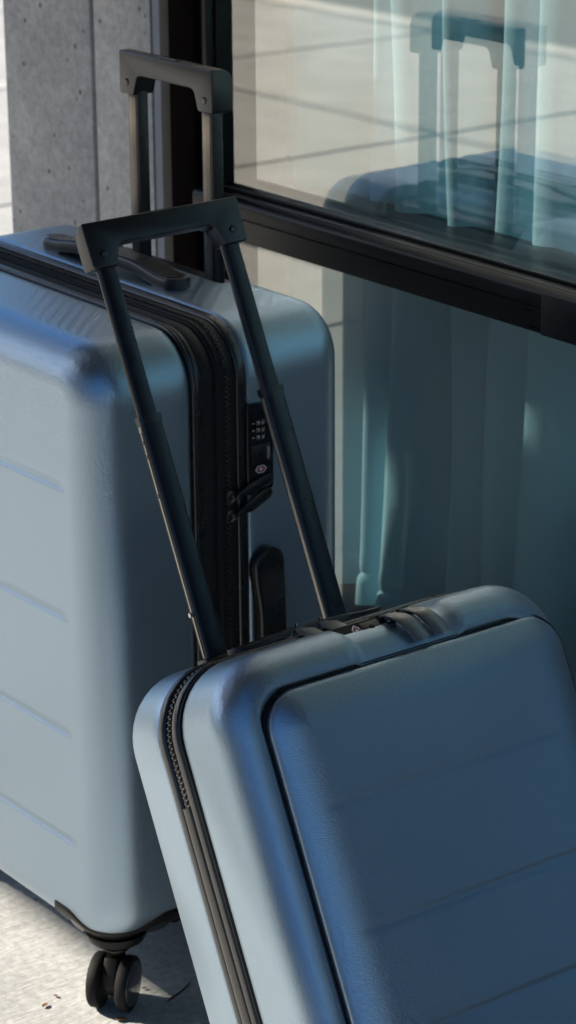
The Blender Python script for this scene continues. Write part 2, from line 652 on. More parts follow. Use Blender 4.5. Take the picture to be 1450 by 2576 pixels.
def arc_prof(dmax, ymax, y0, sgn, n=9):
    """quarter ellipse from (0, y0+sgn*ymax) to (dmax, y0)"""
    out = []
    for k in range(n + 1):
        a = (PI / 2) * k / n
        out.append((dmax * (1 - math.cos(a)), y0 + sgn * ymax * (1 - math.sin(a))))
    return out


def stadium(cx, cz, hw, hh, n=10):
    """outline of a stadium with half sizes hw (across) and hh (along second axis)"""
    pts = []
    for k in range(n + 1):
        a = PI * k / n
        pts.append((cx + hw * math.cos(a), cz + hh - hw + hw * math.sin(a)))
    for k in range(n + 1):
        a = PI + PI * k / n
        pts.append((cx + hw * math.cos(a), cz - hh + hw + hw * math.sin(a)))
    return pts


# ------------------------------------------------------------------ shared luggage pieces
def trolley(parent, x0, x1, ybase, depth, zlow, zcollar, ztop, zbar_h=0.046, colw=0.0235, upw=0.020, pins=True, low_tubes=True):
    """two telescopic poles and a U-shaped grip; x0..x1 is the grip span"""
    gw = x1 - x0
    inset = 0.006
    zg = ztop - zbar_h
    for side in (0, 1):
        cx = x0 + inset + colw / 2 if side == 0 else x1 - inset - colw / 2
        yc = ybase + depth / 2

        def tube_(wd, dp, za, zb, rr):
            sec = []
            for (sx, sy) in ((1, 1), (-1, 1), (-1, -1), (1, -1)):
                a0 = {(1, 1): 0, (-1, 1): 90, (-1, -1): 180, (1, -1): 270}[(sx, sy)]
                for k in range(4):
                    a = math.radians(a0 + 30 * k)
                    sec.append((cx + sx * (wd / 2 - rr) + rr * math.cos(a), yc + sy * (dp / 2 - rr) + rr * math.sin(a)))
            mb = MB()
            mb.loft([[(p, q, za) for p, q in sec], [(p, q, zb) for p, q in sec]], True, True)
            return mb
        pole = build('trolley_pole', tube_(upw, depth - 0.004, zcollar - 0.05 if low_tubes else zlow, zg + 0.004, 0.0028), M_ANOD, parent, angle=50)
        xs0 = cx - upw / 2
        ya, yb2 = yc - depth / 2 + 0.0045, yc + depth / 2 - 0.0045
        if low_tubes:
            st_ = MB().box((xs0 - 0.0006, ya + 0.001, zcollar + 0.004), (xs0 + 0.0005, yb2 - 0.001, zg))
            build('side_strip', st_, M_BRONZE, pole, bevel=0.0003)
        else:
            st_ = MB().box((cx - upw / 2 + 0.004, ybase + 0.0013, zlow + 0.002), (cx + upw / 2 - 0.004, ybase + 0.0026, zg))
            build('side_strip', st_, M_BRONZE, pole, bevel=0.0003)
        if low_tubes:
            xs1 = cx - colw / 2
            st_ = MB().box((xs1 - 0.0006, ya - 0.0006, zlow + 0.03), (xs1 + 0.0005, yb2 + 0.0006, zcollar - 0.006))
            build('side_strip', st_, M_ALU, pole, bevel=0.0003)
            lt = build('outer_tube', tube_(colw, depth, zlow, zcollar, 0.0032), M_ANOD, pole, angle=50)
            build('tube_collar', tube_(colw + 0.0018, depth + 0.0018, zcollar - 0.004, zcollar + 0.003, 0.0035), M_PLASTIC, pole, angle=50)
            # two fine slots along the outer side of the tube
            sx = cx - colw / 2 if side == 0 else cx + colw / 2
            for dy in (-0.002, 0.002):
                g = MB().box((sx - 0.0009, yc + dy - 0.0004, zlow + 0.01), (sx + 0.0003, yc + dy + 0.0004, zcollar - 0.012))
                build('tube_slot', g, M_GLOSS, pole)
            if pins and side == 0:
                for k, zz in enumerate((zcollar - 0.022, zcollar - 0.036, zcollar - 0.075)):
                    g = MB().tube([(sx - 0.0010, yc, zz), (sx + 0.001, yc, zz)], 0.0022, 12)
                    build('rivet', g, M_GLOSS, pole)
                g = MB().tube([(sx - 0.004, yc - 0.001, zlow + 0.078), (sx + 0.001, yc - 0.001, zlow + 0.078)], 0.0026, 10)
                build('spring_button', g, M_STEEL, pole, bevel=0.0005)
    # grip: U outline in x-z, thick in y, top edge rounded towards the back
    lw, lt_ = 0.027, 0.034
    barb = ztop - 0.025
    outl = [(x0 + 0.0015, zg), (x0 + lw, zg), (x0 + lt_, barb - 0.002), (x0 + lt_ + 0.006, barb + 0.001), (x1 - lt_ - 0.006, barb + 0.001), (x1 - lt_, barb - 0.002), (x1 - lw, zg), (x1 - 0.0015, zg), (x1, zg + 0.004), (x1, ztop), (x0, ztop), (x0, zg + 0.004)]
    gd = depth + 0.009
    gy = ybase - 0.003
    bm = bmesh.new()
    lo = [bm.verts.new((a, gy, b)) for a, b in outl]
    hi = [bm.verts.new((a, gy + gd, b)) for a, b in outl]
    n = len(outl)
    bm.faces.new(lo)
    bm.faces.new(hi[::-1])
    for i in range(n):
        bm.faces.new((lo[(i + 1) % n], lo[i], hi[i], hi[(i + 1) % n]))
    bm.edges.ensure_lookup_table()
    topb = [e for e in bm.edges if all(abs(v.co.z - ztop) < 1e-6 and abs(v.co.y - gy - gd) < 1e-6 for v in e.verts)]
    bmesh.ops.bevel(bm, geom=topb, offset=0.016, segments=7, profile=0.5, affect='EDGES', clamp_overlap=True)
    es = [e for e in bm.edges if len(e.link_faces) == 2 and e.calc_face_angle(0) > math.radians(28)]
    bmesh.ops.bevel(bm, geom=es, offset=0.0018, segments=3, profile=0.5, affect='EDGES', clamp_overlap=True)
    bmesh.ops.recalc_face_normals(bm, faces=bm.faces)
    for f in bm.faces:
        f.smooth = True
    for e in bm.edges:
        e.smooth = not (len(e.link_faces) == 2 and e.calc_face_angle(0) > math.radians(50))
    me = bpy.data.meshes.new('trolley_grip')
    bm.to_mesh(me)
    bm.free()
    me.materials.append(M_PLASTIC)
    grip = bpy.data.objects.new('trolley_grip', me)
    COL.objects.link(grip)
    grip.parent = parent
    # the lower leg blocks stand a little proud of the bar, with a screw in each
    for sx in (x0 + 0.0145, x1 - 0.0145):
        s = MB()
        zz = zg + 0.0135
        s.tube([(sx, gy - 0.0007, zz), (sx, gy + 0.002, zz)], 0.0042, 18)
        sc = build('screw', s, M_GLOSS, grip, bevel=0.0004)
        c = MB()
        for a in (0.5, 0.5 + PI / 2):
            dx, dz = math.cos(a) * 0.0026, math.sin(a) * 0.0026
            ex, ez = -math.sin(a) * 0.0005, math.cos(a) * 0.0005
            c.add([(sx - dx - ex, gy - 0.0010, zz - dz - ez), (sx + dx - ex, gy - 0.0010, zz + dz - ez), (sx + dx + ex, gy - 0.0010, zz + dz + ez), (sx - dx + ex, gy - 0.0010, zz - dz + ez),
                   (sx - dx - ex, gy - 0.0004, zz - dz - ez), (sx + dx - ex, gy - 0.0004, zz + dz - ez), (sx + dx + ex, gy - 0.0004, zz + dz + ez), (sx - dx + ex, gy - 0.0004, zz - dz + ez)],
                  [(0, 1, 2, 3), (0, 1, 5, 4), (1, 2, 6, 5), (2, 3, 7, 6), (3, 0, 4, 7), (4, 5, 6, 7)])
        build('screw_slot', c, M_METAL, grip)
    b = MB().box(((x0 + x1) / 2 - 0.016, gy + 0.004, ztop - 0.001), ((x0 + x1) / 2 + 0.016, gy + 0.0125, ztop + 0.0012))
    build('release_button', b, M_GLOSS, grip, bevel=0.001)
    return grip


def caster(parent, cx, cy, ztop, r, axis_deg, neck=0.02):
    """twin-wheel swivel caster; cx, cy is the middle of the pair"""
    a = math.radians(axis_deg)
    ax = Vector((math.cos(a), math.sin(a), 0))
    fw = Vector((-ax.y, ax.x, 0))
    c = Vector((cx, cy, r))
    root = None
    mb = MB()
    sw = c + fw * 0.010
    mb.tube([(sw.x, sw.y, 2 * r - 0.006), (sw.x, sw.y, 2 * r + 0.004)], 0.0105, 20)
    mb.tube([(sw.x, sw.y, 2 * r + 0.004), (sw.x, sw.y, ztop + 0.012)], 0.0140, 20)
    # fork block between the wheels
    prof = [(0.016, 2 * r), (0.016, r + 0.004), (0.010, r - 0.010), (-0.012, r - 0.012), (-0.0185, r + 0.002), (-0.017, r + 0.016), (-0.006, 2 * r)]
    lo = [c * 1 + fw * p + ax * -0.0075 + Vector((0, 0, q - r)) for p, q in prof]
    hi = [c * 1 + fw * p + ax * 0.0075 + Vector((0, 0, q - r)) for p, q in prof]
    mb.loft([lo, hi], True, True)
    root = build('caster', mb, M_HOUSING, parent, bevel=0.0012)
    for s in (-1, 1):
        w = MB()
        t = 0.0125
        ci = c + ax * s * 0.0100
        rad = [r - 0.0045, r - 0.0015, r, r, r - 0.0015, r - 0.0045]
        dist = [0, 0.0005, 0.0022, t - 0.0022, t - 0.0005, t]
        loops = []
        for rr, dd in [(0.004, 0.001)] + list(zip(rad, dist)) + [(r - 0.0055, t - 0.0012)]:
            loops.append([ci + ax * s * dd + (fw * math.cos(2 * PI * k / 40) + Vector((0, 0, 1)) * math.sin(2 * PI * k / 40)) * rr for k in range(40)])
        w.loft(loops, True, False)
        build('wheel', w, M_TYRE, root, angle=60)
        hmb = MB()
        lp = []
        for rr, dd in ((r - 0.0048, t - 0.003), (r - 0.0055, t + 0.0002), (r - 0.010, t + 0.0010), (0.006, t + 0.0012), (0.0005, t + 0.0012)):
            lp.append([ci + ax * s * dd + (fw * math.cos(2 * PI * k / 40) + Vector((0, 0, 1)) * math.sin(2 * PI * k / 40)) * rr for k in range(40)])
        hmb.loft(lp, True, True)
        build('hubcap', hmb, M_HUB, root, angle=60)
    ring_ = MB()
    ring_.tube([(sw.x, sw.y, 2 * r + 0.006), (sw.x, sw.y, 2 * r + 0.009)], 0.0158, 22)
    build('swivel_ring', ring_, M_GLOSS, root, bevel=0.0006)
    return root


def strap_handle(parent, mapf, half, width, lift, name='carry_handle'):
    """low strap handle with two thick rounded end pads; mapf(s, across, up) -> local xyz"""
    mb = MB()
    loops = []
    S = np.linspace(-half, half, 41)
    for s in S:
        q = abs(s) / half
        endw = 1.0
        e = (abs(s) - (half - width / 2)) / (width / 2)
        if e > 0:
            endw = math.sqrt(max(0.0, 1 - min(e, 0.985) ** 2))
        rise = lift * (1 - sstep(0.35, 0.85, q))
        t0 = rise * 0.9 if q < 0.78 else rise * 0.9 * (1 - (q - 0.78) / 0.22)
        hw = width / 2 * endw * (1 - 0.12 * (1 - sstep(0.4, 0.8, q)))
        up = 0.0115 + rise
        lo = t0 if q < 0.70 else -0.001
        sec = []
        for (a, b) in ((-1, lo), (-1, up - 0.002), (-0.93, up - 0.0005), (-0.85, up), (0, up + 0.0004), (0.85, up), (0.93, up - 0.0005), (1, up - 0.002), (1, lo)):
            sec.append(mapf(s, a * hw, b))
        loops.append(sec)
    mb.loft(loops, True, True)
    h = build(name, mb, M_PLASTIC, parent, angle=45)
    inl = MB()
    lp = []
    for s in np.linspace(-half * 0.94, half * 0.94, 31):
        q = abs(s) / half
        e = max(0, (abs(s) - (half * 0.94 - width * 0.36)) / (width * 0.36))
        hw = width * 0.36 * math.sqrt(max(0.02, 1 - min(e, 0.99) ** 2))
        rise = lift * (1 - sstep(0.35, 0.85, q))
        up = 0.0119 + rise
        lp.append([mapf(s, -hw, up), mapf(s, -hw, up + 0.0006), mapf(s, hw, up + 0.0006), mapf(s, hw, up)])
    inl.loft(lp, True, True)
    build('handle_pad', inl, M_RUBBER, h, angle=45)
    return h


def zip_slider(parent, M):
    """slider body and bridge in a local frame: x along the zip, y across, z out"""
    b = MB()
    outl = [(-0.0075, -0.0030), (-0.004, -0.0052), (0.003, -0.0050), (0.0072, -0.0032), (0.0072, 0.0032), (0.003, 0.0050), (-0.004, 0.0052), (-0.0075, 0.0030)]
    lo = [(p, q, -0.0006) for p, q in outl]
    hi = [(p, q, 0.0018) for p, q in outl]
    b.loft([lo, hi], True, True)
    o = build('zip_slider', xf(b, M), M_METAL, parent, bevel=0.0005)
    br = MB()
    br.tube([(-0.0045 + 0.009 * k / 10, 0, 0.0015 + 0.0048 * math.sin(PI * k / 10)) for k in range(11)], 0.0011, 8)
    build('slider_bridge', xf(br, M), M_METAL, o, angle=60)
    return o


def zip_pull(parent, M, L=0.048, wd=0.0105, mat=None):
    """flat pull tab with a ridge, x along its length; z is its face"""
    p = MB()
    loops = []
    for s, w2, zc in ((0, 0.30, 0), (0.004, 0.42, 0.0), (0.012, 0.62, 0.0004), (0.016, 0.9, 0.0010), (0.020, 1.0, 0.0012), (L * 0.75, 1.0, 0.0004), (L - 0.004, 0.95, 0), (L - 0.001, 0.75, 0), (L, 0.45, 0)):
        hw = wd / 2 * w2
        loops.append([(s, -hw, zc - 0.0011), (s, -hw, zc + 0.0006), (s, -hw * 0.55, zc + 0.0014), (s, hw * 0.55, zc + 0.0014), (s, hw, zc + 0.0006), (s, hw, zc - 0.0011)])
    p.loft(loops, True, True)
    o = build('zip_pull', xf(p, M), mat or M_PLASTIC, parent, angle=30)
    r = MB()
    r.tube([(-0.002 + 0.0042 * math.cos(2 * PI * k / 16), 0.0, 0.0042 * math.sin(2 * PI * k / 16)) for k in range(17)], 0.0009, 8)
    build('pull_ring', xf(r, M), M_METAL, o, angle=60)
    return o


def lock_unit(parent, M, hw, hh):
    """combination lock plate: local x across, y along its length, z out"""
    p = MB()
    ol = []
    rr = 0.004
    for sx, sy, a0 in ((1, 1, 0), (-1, 1, 90), (-1, -1, 180), (1, -1, 270)):
        for k in range(4):
            a = math.radians(a0 + 30 * k)
            ol.append((sx * (hw - rr) + rr * math.cos(a), sy * (hh - rr) + rr * math.sin(a)))
    p.loft([[(a, b, -0.002) for a, b in ol], [(a, b, 0.0026) for a, b in ol], [(a * 0.965, b * 0.985, 0.0034) for a, b in ol]], True, True)
    lock = build('combination_lock', xf(p, M), M_GLOSS, parent, angle=40)
    ys = [hh * 0.56, hh * 0.40, hh * 0.24]
    for y in ys:
        d = MB()
        R_ = 0.0062
        loops = []
        for s in (-0.0026, 0.0026):
            loops.append([(R_ * math.cos(t), y + s, 0.0002 + R_ * math.sin(t)) for t in np.linspace(0.05, PI - 0.05, 16)])
        d.loft(loops, False, False)
        d.add(loops[0], [tuple(range(16))])
        d.add(loops[1], [tuple(range(16))[::-1]])
        build('number_dial', xf(d, M), M_PLASTIC, lock, angle=60)
        w = MB().box((-0.0105, y - 0.00035, 0.0036), (-0.0078, y + 0.00035, 0.0039))
        build('index_mark', xf(w, M), M_WHITE, lock)
        ang = 0.0
        for ch, phi in (('0', 0.12), ('9', -0.62), ('1', 0.86)):
            T = M @ Matrix.Translation((0, y, 0.0002)) @ Matrix.Rotation(phi, 4, 'Y') @ Matrix.Translation((0, 0, R_ + 0.0001)) @ Matrix.Rotation(0.0, 4, 'Z')
            text_mesh('dial_digit', ch, 0.0052, M_WHITE, T, lock, 0.0001)
    # service key panel, lettering and emblem
    k = MB().box((-hw * 0.72, -hh * 0.36, 0.0034), (hw * 0.80, hh * 0.06, 0.0040))
    build('key_panel', xf(k, M), M_PLASTIC, lock, bevel=0.0003)
    c = MB().tube([(0, -hh * 0.14, 0.0038), (0, -hh * 0.14, 0.0046)], 0.0030, 18)
    build('keyhole', xf(c, M), M_GLOSS, lock, bevel=0.0003)
    c = MB().tube([(0.0, hh * 0.0, 0.0038), (0.0, hh * 0.0, 0.0043)], 0.0008, 10)
    build('indicator_dot', xf(c, M), M_DARKRED, lock)
    T = M @ Matrix.Translation((hw * 0.58, -hh * 0.15, 0.0042)) @ Matrix.Rotation(PI / 2, 4, 'Z')
    text_mesh('lettering', 'TSA007', 0.0042, M_WHITE, T, lock, 0.0001)
    ye = -hh * 0.50
    hexo = [(0.0075, 0), (0.0036, 0.0040), (-0.0036, 0.0040), (-0.0075, 0), (-0.0036, -0.0040), (0.0036, -0.0040)]
    e = MB()
    e.loft([[(a, ye + b, 0.0034) for a, b in hexo], [(a, ye + b, 0.0037) for a, b in hexo]], True, True)
    em = build('emblem', xf(e, M), M_WHITE, lock)
    inn = 0.84
    q = [(0.0024, 0.0), (0.0, 0.0017), (-0.0024, 0.0), (0.0, -0.0017)]
    hx = [(a * inn, b * inn) for a, b in hexo]
    rays = [([hx[0], hx[1], q[1], q[0]], M_RED), ([hx[1], hx[2], q[1]], M_DARKRED), ([hx[2], hx[3], q[2], q[1]], M_RED), ([hx[3], hx[4], q[3], q[2]], M_DARKRED), ([hx[4], hx[5], q[3]], M_RED), ([hx[5], hx[0], q[0], q[3]], M_DARKRED)]
    for poly, mt in rays:
        g = MB()
        cxm = sum(a for a, b in poly) / len(poly)
        cym = sum(b for a, b in poly) / len(poly)
        pl = [(cxm + (a - cxm) * 0.88, cym + (b - cym) * 0.88) for a, b in poly]
        g.loft([[(a, ye + b, 0.0036) for a, b in pl], [(a, ye + b, 0.0039) for a, b in pl]], True, True)
        build('emblem_facet', xf(g, M), mt, lock)
    return lock


# ------------------------------------------------------------------ GROUND AND STREET
PZ = 0.0
g = MB()
ext = 600
g.add([(-ext, -ext, -0.30), (ext, -ext, -0.30), (ext, ext, -0.30), (-ext, ext, -0.30)], [(0, 1, 2, 3)])
tag(build('ground', g, M_EARTH, smooth=False), kind='structure')
g = MB().box((-60, -11.0, -0.28), (60, -3.78, -0.115))
tag(build('road', g, M_ASPHALT, smooth=False), kind='structure')
g = MB().box((-60, -60, -0.26), (60, -11.16, -0.02))
tag(build('far_pavement', g, M_SLAB, smooth=False), kind='structure')
g = MB().box((-60, -3.62, -0.28), (60, 14.0, -0.008))
pav = tag(build('pavement', g, M_SLABJOINT, smooth=False), kind='structure')
xj = [-0.66 + 1.42 * k for k in range(-9, 8)]
yj = [-3.62, -2.43, -1.23, 0.505, 1.7, 2.9, 4.1, 5.3, 6.5]
for i in range(len(xj) - 1):
    for j in range(len(yj) - 1):
        if j > 2 and xj[i + 1] > -0.6:
            continue
        s = MB().box((xj[i] + 0.006, yj[j] + 0.006, -0.0085), (xj[i + 1] - 0.006, yj[j + 1] - (0.006 if (j != 2 or xj[i] < -0.7) else 0.0), 0.0))
        dz = random.uniform(-0.0006, 0.0)
        s.v = [(x, y, z + (dz if z > -0.004 and not (-0.7 < x < 0.8 and j == 2) else 0)) for x, y, z in s.v]
        build('slab', s, M_SLAB, pav, bevel=0.004, seg=1)
kb = MB()
for k in range(-24, 24):
    kb2 = MB().box((k * 1.0 + 0.004, -3.78, -0.16), (k * 1.0 + 0.996, -3.635, 0.0))
    ko = build('kerb_stone', kb2, M_COLUMN, pav, bevel=0.012)

# dark belt of unseen trees, added beyond the far pavement to darken reflections
M_FOLIAGE = simple('dark_foliage', (0.035, 0.055, 0.022), 0.6, nscale=3, namt=0.5, bstr=0)
rng = np.random.RandomState(4)
tb = MB()
nl = 9000
px_ = rng.uniform(-70, 30, nl)
hmax = 4.3 + 1.0 * np.sin(px_ * 0.7) + 0.6 * np.sin(px_ * 1.9 + 1)
pz_ = hmax * rng.uniform(0, 1, nl) ** 0.7
py_ = -16.0 + rng.uniform(-2.4, 2.4, nl)
for a, b, c in zip(px_, py_, pz_):
    d1 = Vector(rng.normal(size=3)).normalized() * rng.uniform(0.25, 0.6)
    d2 = Vector(rng.normal(size=3)).normalized() * rng.uniform(0.25, 0.6)
    o = Vector((a, b, c + 0.1))
    tb.add([o - d1, o + d2, o + d1, o - d2], [(0, 1, 2, 3)])
tag(build('added_tree_belt', tb, M_FOLIAGE, smooth=False, recalc=False), kind='stuff')

# ------------------------------------------------------------------ BUILDING
CAN_X0, CAN_Y0 = -3.4, -2.38
col_o = empty('concrete_pier', (-0.72, 0.55, 0))
tag(col_o, 'pitted grey cast concrete pier with a vertical joint, left of the dark window frame', 'column')


def local(mb, o):
    l = o.location
    mb.v = [(x - l.x, y - l.y, z - l.z) for x, y, z in mb.v]
    return mb


build('pier_core', local(MB().box((-0.935, 0.502, 0), (-0.610, 0.90, 2.79)), col_o), M_JOINT, col_o, smooth=False)
build('concrete_panel', local(MB().box((-0.944, 0.490, 0), (-0.7335, 0.91, 2.79)), col_o), M_COLUMN, col_o, bevel=0.004)
build('concrete_panel', local(MB().box((-0.7245, 0.490, 0), (-0.5985, 0.55, 2.79)), col_o), M_COLUMN2, col_o, bevel=0.002)
build('sealant_strip', local(MB().box((-0.5975, 0.492, 0), (-0.5745, 0.55, 2.79)), col_o), M_GREYSTRIP, col_o, bevel=0.002)

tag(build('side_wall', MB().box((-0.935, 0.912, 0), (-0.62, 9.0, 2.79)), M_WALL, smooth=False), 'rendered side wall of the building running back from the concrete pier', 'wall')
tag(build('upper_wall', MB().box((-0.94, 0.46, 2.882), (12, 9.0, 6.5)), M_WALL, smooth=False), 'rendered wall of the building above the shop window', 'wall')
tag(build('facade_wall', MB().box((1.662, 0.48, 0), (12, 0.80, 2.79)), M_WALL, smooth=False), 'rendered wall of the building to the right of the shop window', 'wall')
cano = empty('shade_canopy', (0, 0.46, 2.8))
tag(cano, 'unseen flat concrete overhang added over the pavement to shade the suitcases and let sun onto the curtain', 'shade_canopy')
# unseen slabs added to shade the suitcases, openings shaped for sun on the curtain
for cx0, cx1, cy0, cy1 in ((-9.0, -3.4, CAN_Y0, -1.30),
                           (-3.4, -2.48, CAN_Y0, -1.82), (-3.4, -3.07, -1.82, -1.42), (-2.70, -2.48, -1.82, -1.42), (-3.4, -2.48, -1.42, 0.459),
                           (-2.48, -2.22, -2.16, -1.47), (-2.22, 1.60, -6.0, -1.47), (-2.16, 1.60, -1.47, -1.37), (-2.48, 1.60, -1.37, -1.305),
                           (-2.48, -2.384, -1.305, -0.70), (-0.996, 1.60, -1.305, -0.70), (-2.48, 1.60, -0.70, 0.459), (1.60, 12, -0.7, 0.459)):
    build('shade_canopy_slab', local(MB().box((cx0 + 0.0004, cy0 + 0.0004, 2.80), (cx1 - 0.0004, cy1 - 0.0004, 2.88)), cano), M_SOFFIT, cano, smooth=False)




win = empty('shop_window', (0.5, 0.506, 0))
tag(win, 'large black framed shop window with double glazing and a horizontal rail', 'window')


def wpart(name, mb, mat, **k):
    return build(name, local(mb, win), mat, win, **k)


WX0, WX1, WY = -0.4695, 1.60, 0.506
wpart('window_jamb', MB().box((-0.5735, 0.486, 0), (-0.5435, 0.60, 2.79)), M_GASKET, bevel=0.0015)
wpart('window_jamb', MB().box((-0.5430, 0.478, 0), (-0.4920, 0.60, 2.79)), M_JAMB, bevel=0.0015)
wpart('window_jamb', MB().box((-0.4915, 0.486, 0), (-0.4765, 0.60, 2.79)), M_FRAME, bevel=0.0015)
wpart('glazing_bead', MB().box((-0.4760, 0.498, 0), (WX0, 0.60, 2.79)), M_GASKET, bevel=0.0015)
wpart('window_jamb', MB().box((WX1, 0.480, 0), (1.66, 0.60, 2.79)), M_FRAME, bevel=0.002)
# horizontal rail: face, sloped top lip, bead
ZR0, ZR1 = 0.7195, 0.7665
prof = [(0.473, ZR0), (0.473, 0.7455), (0.4745, 0.7465), (0.4745, 0.7475), (0.473, 0.7485), (0.473, ZR1 - 0.0075), (0.4736, ZR1 - 0.0045), (0.4752, ZR1 - 0.0020), (0.4776, ZR1 - 0.0004), (0.4835, ZR1 + 0.0012), (0.4850, ZR1 - 0.0008), (0.4870, ZR1 + 0.0012), (0.4985, ZR1 + 0.0022), (0.60, ZR1 + 0.0022), (0.60, ZR0)]
rail = MB()
rail.loft([[(-0.4912, y, z) for y, z in prof], [(WX1 - 0.0005, y, z) for y, z in prof]], True, True)
wpart('window_rail', rail, M_FRAME, angle=40)
wpart('glazing_bead', MB().box((WX0, 0.4990, ZR1 + 0.0024), (WX1, 0.5035, ZR1 + 0.0065)), M_GASKET, bevel=0.001)
wpart('rail_joint_cover', MB().box((0.128, 0.4712, ZR0 - 0.0008), (0.30, 0.4722, ZR1 - 0.003)), M_FRAME, bevel=0.0005)
wpart('bottom_rail', MB().box((WX0, 0.478, 0), (WX1, 0.60, 0.07)), M_FRAME, bevel=0.002)
wpart('top_rail', MB().box((WX0, 0.478, 2.6), (WX1, 0.60, 2.79)), M_FRAME, bevel=0.002)


def pane(z0, z1, y0, front):
    mb = MB()
    x0, x1, y1 = WX0 + 0.0005, WX1 - 0.0005, y0 + 0.004
    v = [(x0, y0, z0), (x1, y0, z0), (x1, y1, z0), (x0, y1, z0), (x0, y0, z1), (x1, y0, z1), (x1, y1, z1), (x0, y1, z1)]
    mb.add(v, [(0, 1, 5, 4)], 0)
    mb.add(v, [(0, 3, 2, 1), (4, 5, 6, 7), (1, 2, 6, 5), (2, 3, 7, 6), (3, 0, 4, 7)], 1)
    wpart('glass_pane', mb, [front, G_CLEAR], smooth=False, recalc=False)


for z0, z1 in ((0.0705, ZR0 - 0.0005), (ZR1 + 0.0028, 2.5995)):
    pane(z0, z1, WY, G_OUT)
    pane(z0, z1, WY + 0.017, G_IN)

# room behind the glass
tag(build('interior_floor', MB().box((-0.618, 0.605, -0.05), (3.0, 4.0, 0.06)), M_FLOOR, smooth=False), kind='structure')
tag(build('interior_wall', MB().box((-0.618, 4.0, -0.05), (3.0, 4.1, 2.99)), M_ROOM, smooth=False), kind='structure')
tag(build('interior_wall', MB().box((3.002, 0.805, -0.05), (3.1, 4.1, 2.99)), M_ROOM, smooth=False), kind='structure')
tag(build('interior_ceiling', MB().box((-0.618, 0.605, 2.80), (3.1, 4.1, 2.99)), M_ROOM, smooth=False), kind='structure')


# curtains: pleats as an uneven chain of rounded folds
def curtain(name, folds, y0, zb, zt, label, lean=0.0, seed=1):
    """folds: list of (x_start, width, depth): each fold swells out towards the glass then tucks sharply back"""
    rnd = random.Random(seed)
    xs, ys = [], []
    for (x, w, d) in folds:
        for k in range(22):
            t = k / 22
            # slow swell, sharp tuck under the next fold
            if t < 0.16:
                yy = -2.0 * d * (-0.25 + 1.25 * math.sin(PI / 2 * t / 0.16))
            else:
                yy = -2.0 * d * (-0.25 + 1.25 * math.cos(PI / 2 * ((t - 0.16) / 0.84) ** 1.1))
            ov = 0.018 * sstep(0.82, 1.0, t) * (1 if k else 0)
            xs.append(x + w * t + ov)
            ys.append(yy)
    xs = np.array(xs)
    ys = np.array(ys)
    zz = np.concatenate([[zb - 0.0, zb + 0.002, zb + 0.006, zb + 0.014, zb + 0.028, zb + 0.036, zb + 0.040, zb + 0.044, zb + 0.052], np.linspace(zb + 0.07, zt, 40)])
    loops = []
    ph = rnd.uniform(0, 6)
    for z in zz:
        e = (z - zb)
        pinch = 1 + 0.10 * np.exp(-e / 0.09)
        wob = 0.008 * np.sin(xs * 9 + z * 3.1 + ph) + 0.005 * np.sin(xs * 23 + z * 7 + ph)
        hem = 0.0035 * math.exp(-((e - 0.040) / 0.004) ** 2) - 0.003 * (1 if e < 0.037 else 0)
        sway = 0.010 * np.sin(z * 2.3 + ph + xs * 5) * (1 - e / (zt - zb))
        loops.append([(x + sw + lean * e, y0 + y * pinch + w_ + hem, z) for x, y, w_, sw in zip(xs, ys, wob, sway)])
    mb = MB()
    n = len(xs)
    mb.loft(loops, False, False)
    # thickness: a second skin 2 mm behind, joined at the hem and edges
    back = [[(p[0], p[1] + 0.002, p[2]) for p in l] for l in loops]
    mb.loft(back[::-1], False, False)
    mb.loft([loops[0], back[0]], False, False)
    o = build(name, mb, M_CURTAIN, angle=70)
    tag(o, label, 'curtain')
    return o


fl = [(-.61, .065, .04), (-.545, .095, .05), (-.45, .135, .05), (-.315, .055, .045), (-.26, .10, .055), (-.16, .066, .05)]
fr = [(-.10, .072, .04), (-.028, .105, .05), (.077, .10, .05), (.177, .11, .055), (.287, .09, .05), (.377, .11, .05), (.487, .10, .05), (.587, .11, .055), (.697, .10, .05), (.797, .1, .05), (.897, .1, .05), (1.0, .11, .055), (1.11, .1, .05), (1.21, .11, .05), (1.32, .1, .05), (1.42, .1, .05), (1.52, .1, .05)]
curtain('curtain', fl, 0.675, 0.262, 2.62, 'pale teal pleated curtain behind the left part of the glass, its hem creased', seed=3)
curtain('curtain', fr, 0.690, 0.262, 2.62, 'pale teal pleated curtain behind the right part of the glass, with a stitched leading edge', seed=5)

# ------------------------------------------------------------------ LARGE SUITCASE
LW, LT = 0.54, 0.32
LZ0, LH, LR = 0.090, 0.66, 0.058
LX = -LW            # world x of its local x = 0
large = empty('large_suitcase', (LX, 0, 0))
tag(large, 'larger blue hard shell suitcase standing upright on its wheels by the window, handle raised', 'suitcase')
g_z = [0.603, 0.4632, 0.333, 0.208]
LTX = tvals(LW - 2 * LR, 0.007, [0.012, LW - 2 * LR - 0.012], 0.03, 0.003)
LTZ = tvals(LH - 2 * LR, 0.007, [z - LZ0 - LR for z in g_z], 0.016, 0.0013)
r = 0.042
pf = [(0.010, 0.124), (0.0065, 0.1225), (0.0035, 0.120), (0.0015, 0.1165), (0.0003, 0.112), (0, 0.106), (0, 0.09), (0, 0.07), (0, 0.052)]
pf += arc_prof(r, r, 0.0, 1, 12)
pf += [(0.044, 0.0), (0.048, 0.0)]


def groove(e, up, lo, depth):
    """uneven V: soft upper flank of width up, crisp lower flank of width lo"""
    return np.where(e >= 0, depth * (1 - sstep(0, up, e)), depth * (1 - sstep(0, lo, -e)))


